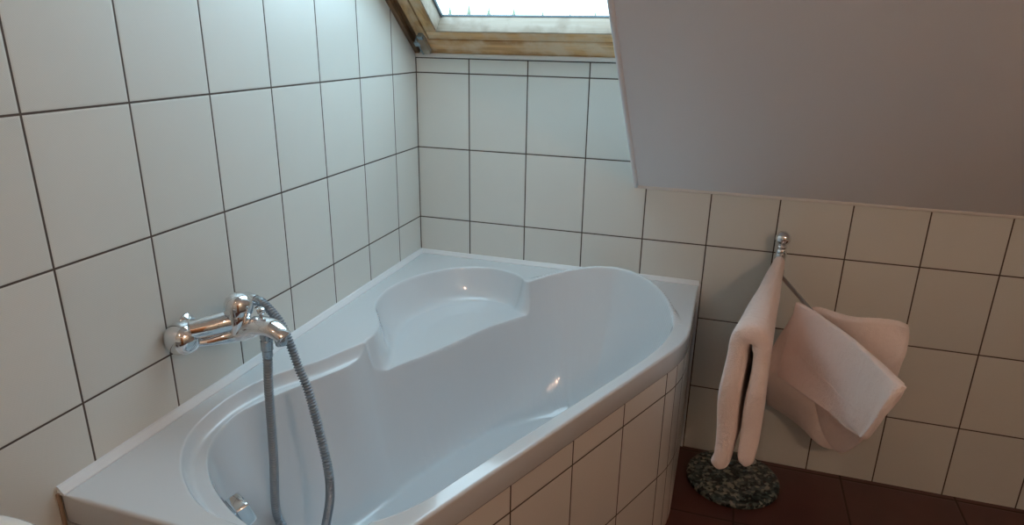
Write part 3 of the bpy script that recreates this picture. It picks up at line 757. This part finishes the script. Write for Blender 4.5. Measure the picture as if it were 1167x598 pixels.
# 3: front towel with woven band
CRS = 0.55
rows = [[(1.258,-.300,-.038),(1.325,-.482,-.026),(1.381,-.638,-.022),(1.425,-.766,-.024)],
        [(1.250,-.314,-.109),(1.308,-.484,-.108),(1.368,-.650,-.088),(1.413,-.759,-.065)],
        [(1.244,-.313,-.189),(1.310,-.476,-.174),(1.362,-.650,-.157),(1.401,-.741,-.119)],
        [(1.240,-.315,-.262),(1.302,-.500,-.226),(1.359,-.636,-.202),(1.385,-.712,-.188)]]
V, F, S, nn = sheet(rows, 0.019, 80, 70, 0.022, 11, (9, 4), crease=lambda u, v: CRS*(0.010*np.exp(-((u-0.17+0.03*v)/0.045)**2)*(1-0.5*v) - 0.010*np.exp(-((u-0.74+0.05*v)/0.07)**2)*v + 0.007*np.exp(-((u-0.88)/0.05)**2)*v))
t3 = thing('hand_towel', 'pink towel with a woven band, slanting in front on the lower arm', 'towel', (1.33, -0.5, -0.05))
mk('towel_cloth', V, F, m_towel2, t3)
# raised band across the cloth, and the leaf behind the arm
j0 = int(70*0.60); B = []; side = -1 if (nn[35, 40]@np.array([1.03-1.33, -2.13+0.5, 0.67])) < 0 else 1
Vb = []; Fb = []
for c in range(8, 80):
    jj = 36+int(6*c/80)
    for q in range(4):
        Vb.append(tuple(S[jj+q//2*1+q % 2*1, c]+nn[jj, c]*side*(0.0086+0.0012*(q in (1, 2)))))
m_ = len(Vb)//4
for c in range(m_-1):
    for q in range(3): a = c*4+q; Fb.append((a, a+1, a+5, a+4))
mk('woven_band', Vb, Fb, m_band, t3)
rows = [[(1.264,-.305,-.040),(1.330,-.478,-.030),(1.383,-.620,-.028),(1.423,-.735,-.034)],
        [(1.298,-.364,-.110),(1.352,-.505,-.100),(1.392,-.625,-.085),(1.424,-.720,-.066)],
        [(1.308,-.378,-.220),(1.348,-.485,-.215),(1.387,-.592,-.187),(1.414,-.672,-.145)],
        [(1.342,-.425,-.328),(1.356,-.470,-.342),(1.376,-.527,-.341),(1.398,-.587,-.275)]]
V, F, S, nn = sheet(rows, 0.016, 60, 50, 0.014, 21)
mk('towel_cloth', V, F, m_towel2, t3)

# ------------------------------------------------------------------ washbasin at the near left, lamp behind the camera
wbn = thing('washbasin', 'white ceramic washbasin edge at the lower left corner by the left wall', 'washbasin', (0.20, -1.92, 0.0))
def oval(cx, cy, a, b_, z, n=64): return [(cx+a*math.cos(2*math.pi*k/n), cy+b_*math.sin(2*math.pi*k/n), z) for k in range(n)]
lv = [(0.10, 0.12, -0.10), (0.17, 0.20, -0.05), (0.215, 0.262, 0.02), (0.230, 0.278, 0.045), (0.232, 0.280, 0.056), (0.226, 0.274, 0.062), (0.205, 0.250, 0.062), (0.198, 0.242, 0.055), (0.17, 0.20, -0.01), (0.09, 0.11, -0.05), (0.005, 0.006, -0.055)]
BX, BY, BZ = 0.246, -1.942, -0.012
V = []; F = []
for a, b_, z in lv: V += oval(BX, BY, a, b_, BZ+z)
for i in range(len(lv)-1):
    for k_ in range(64): F.append((i*64+k_, i*64+(k_+1) % 64, (i+1)*64+(k_+1) % 64, (i+1)*64+k_))
F.append(tuple(reversed(range(64)))); F.append(tuple(range((len(lv)-1)*64, len(lv)*64)))
mk('basin', V, F, m_ceramic, wbn)
mk('pedestal', *lathe([(0.10, 0.0), (0.095, 0.05), (0.075, 0.3), (0.085, 0.60), (0.11, 0.635)], (BX-0.02, BY, FL), n=40), m_ceramic, wbn)

def ceiling_lamp(x, y, r, label):
    t = thing('ceiling_lamp', label, 'lamp', (x, y, TOP))
    mk('ceiling_rose', *lathe([(0.055, 0), (0.055, 0.012), (0.030, 0.022), (0.012, 0.026), (0.012, 0.050)], (x, y, TOP), (0, 0, -1), 32), m_chrome_dull, t, sharp=40)
    mk('bulb', *sphere((x, y, TOP-0.045-r), r, 24), m_bulb, t)
ceiling_lamp(0.62, -2.55, 0.023, 'small warm ceiling lamp above and behind the viewer, nearer the washbasin')
ceiling_lamp(2.25, -2.55, 0.046, 'larger warm ceiling lamp behind the viewer on the side of the towel stand')
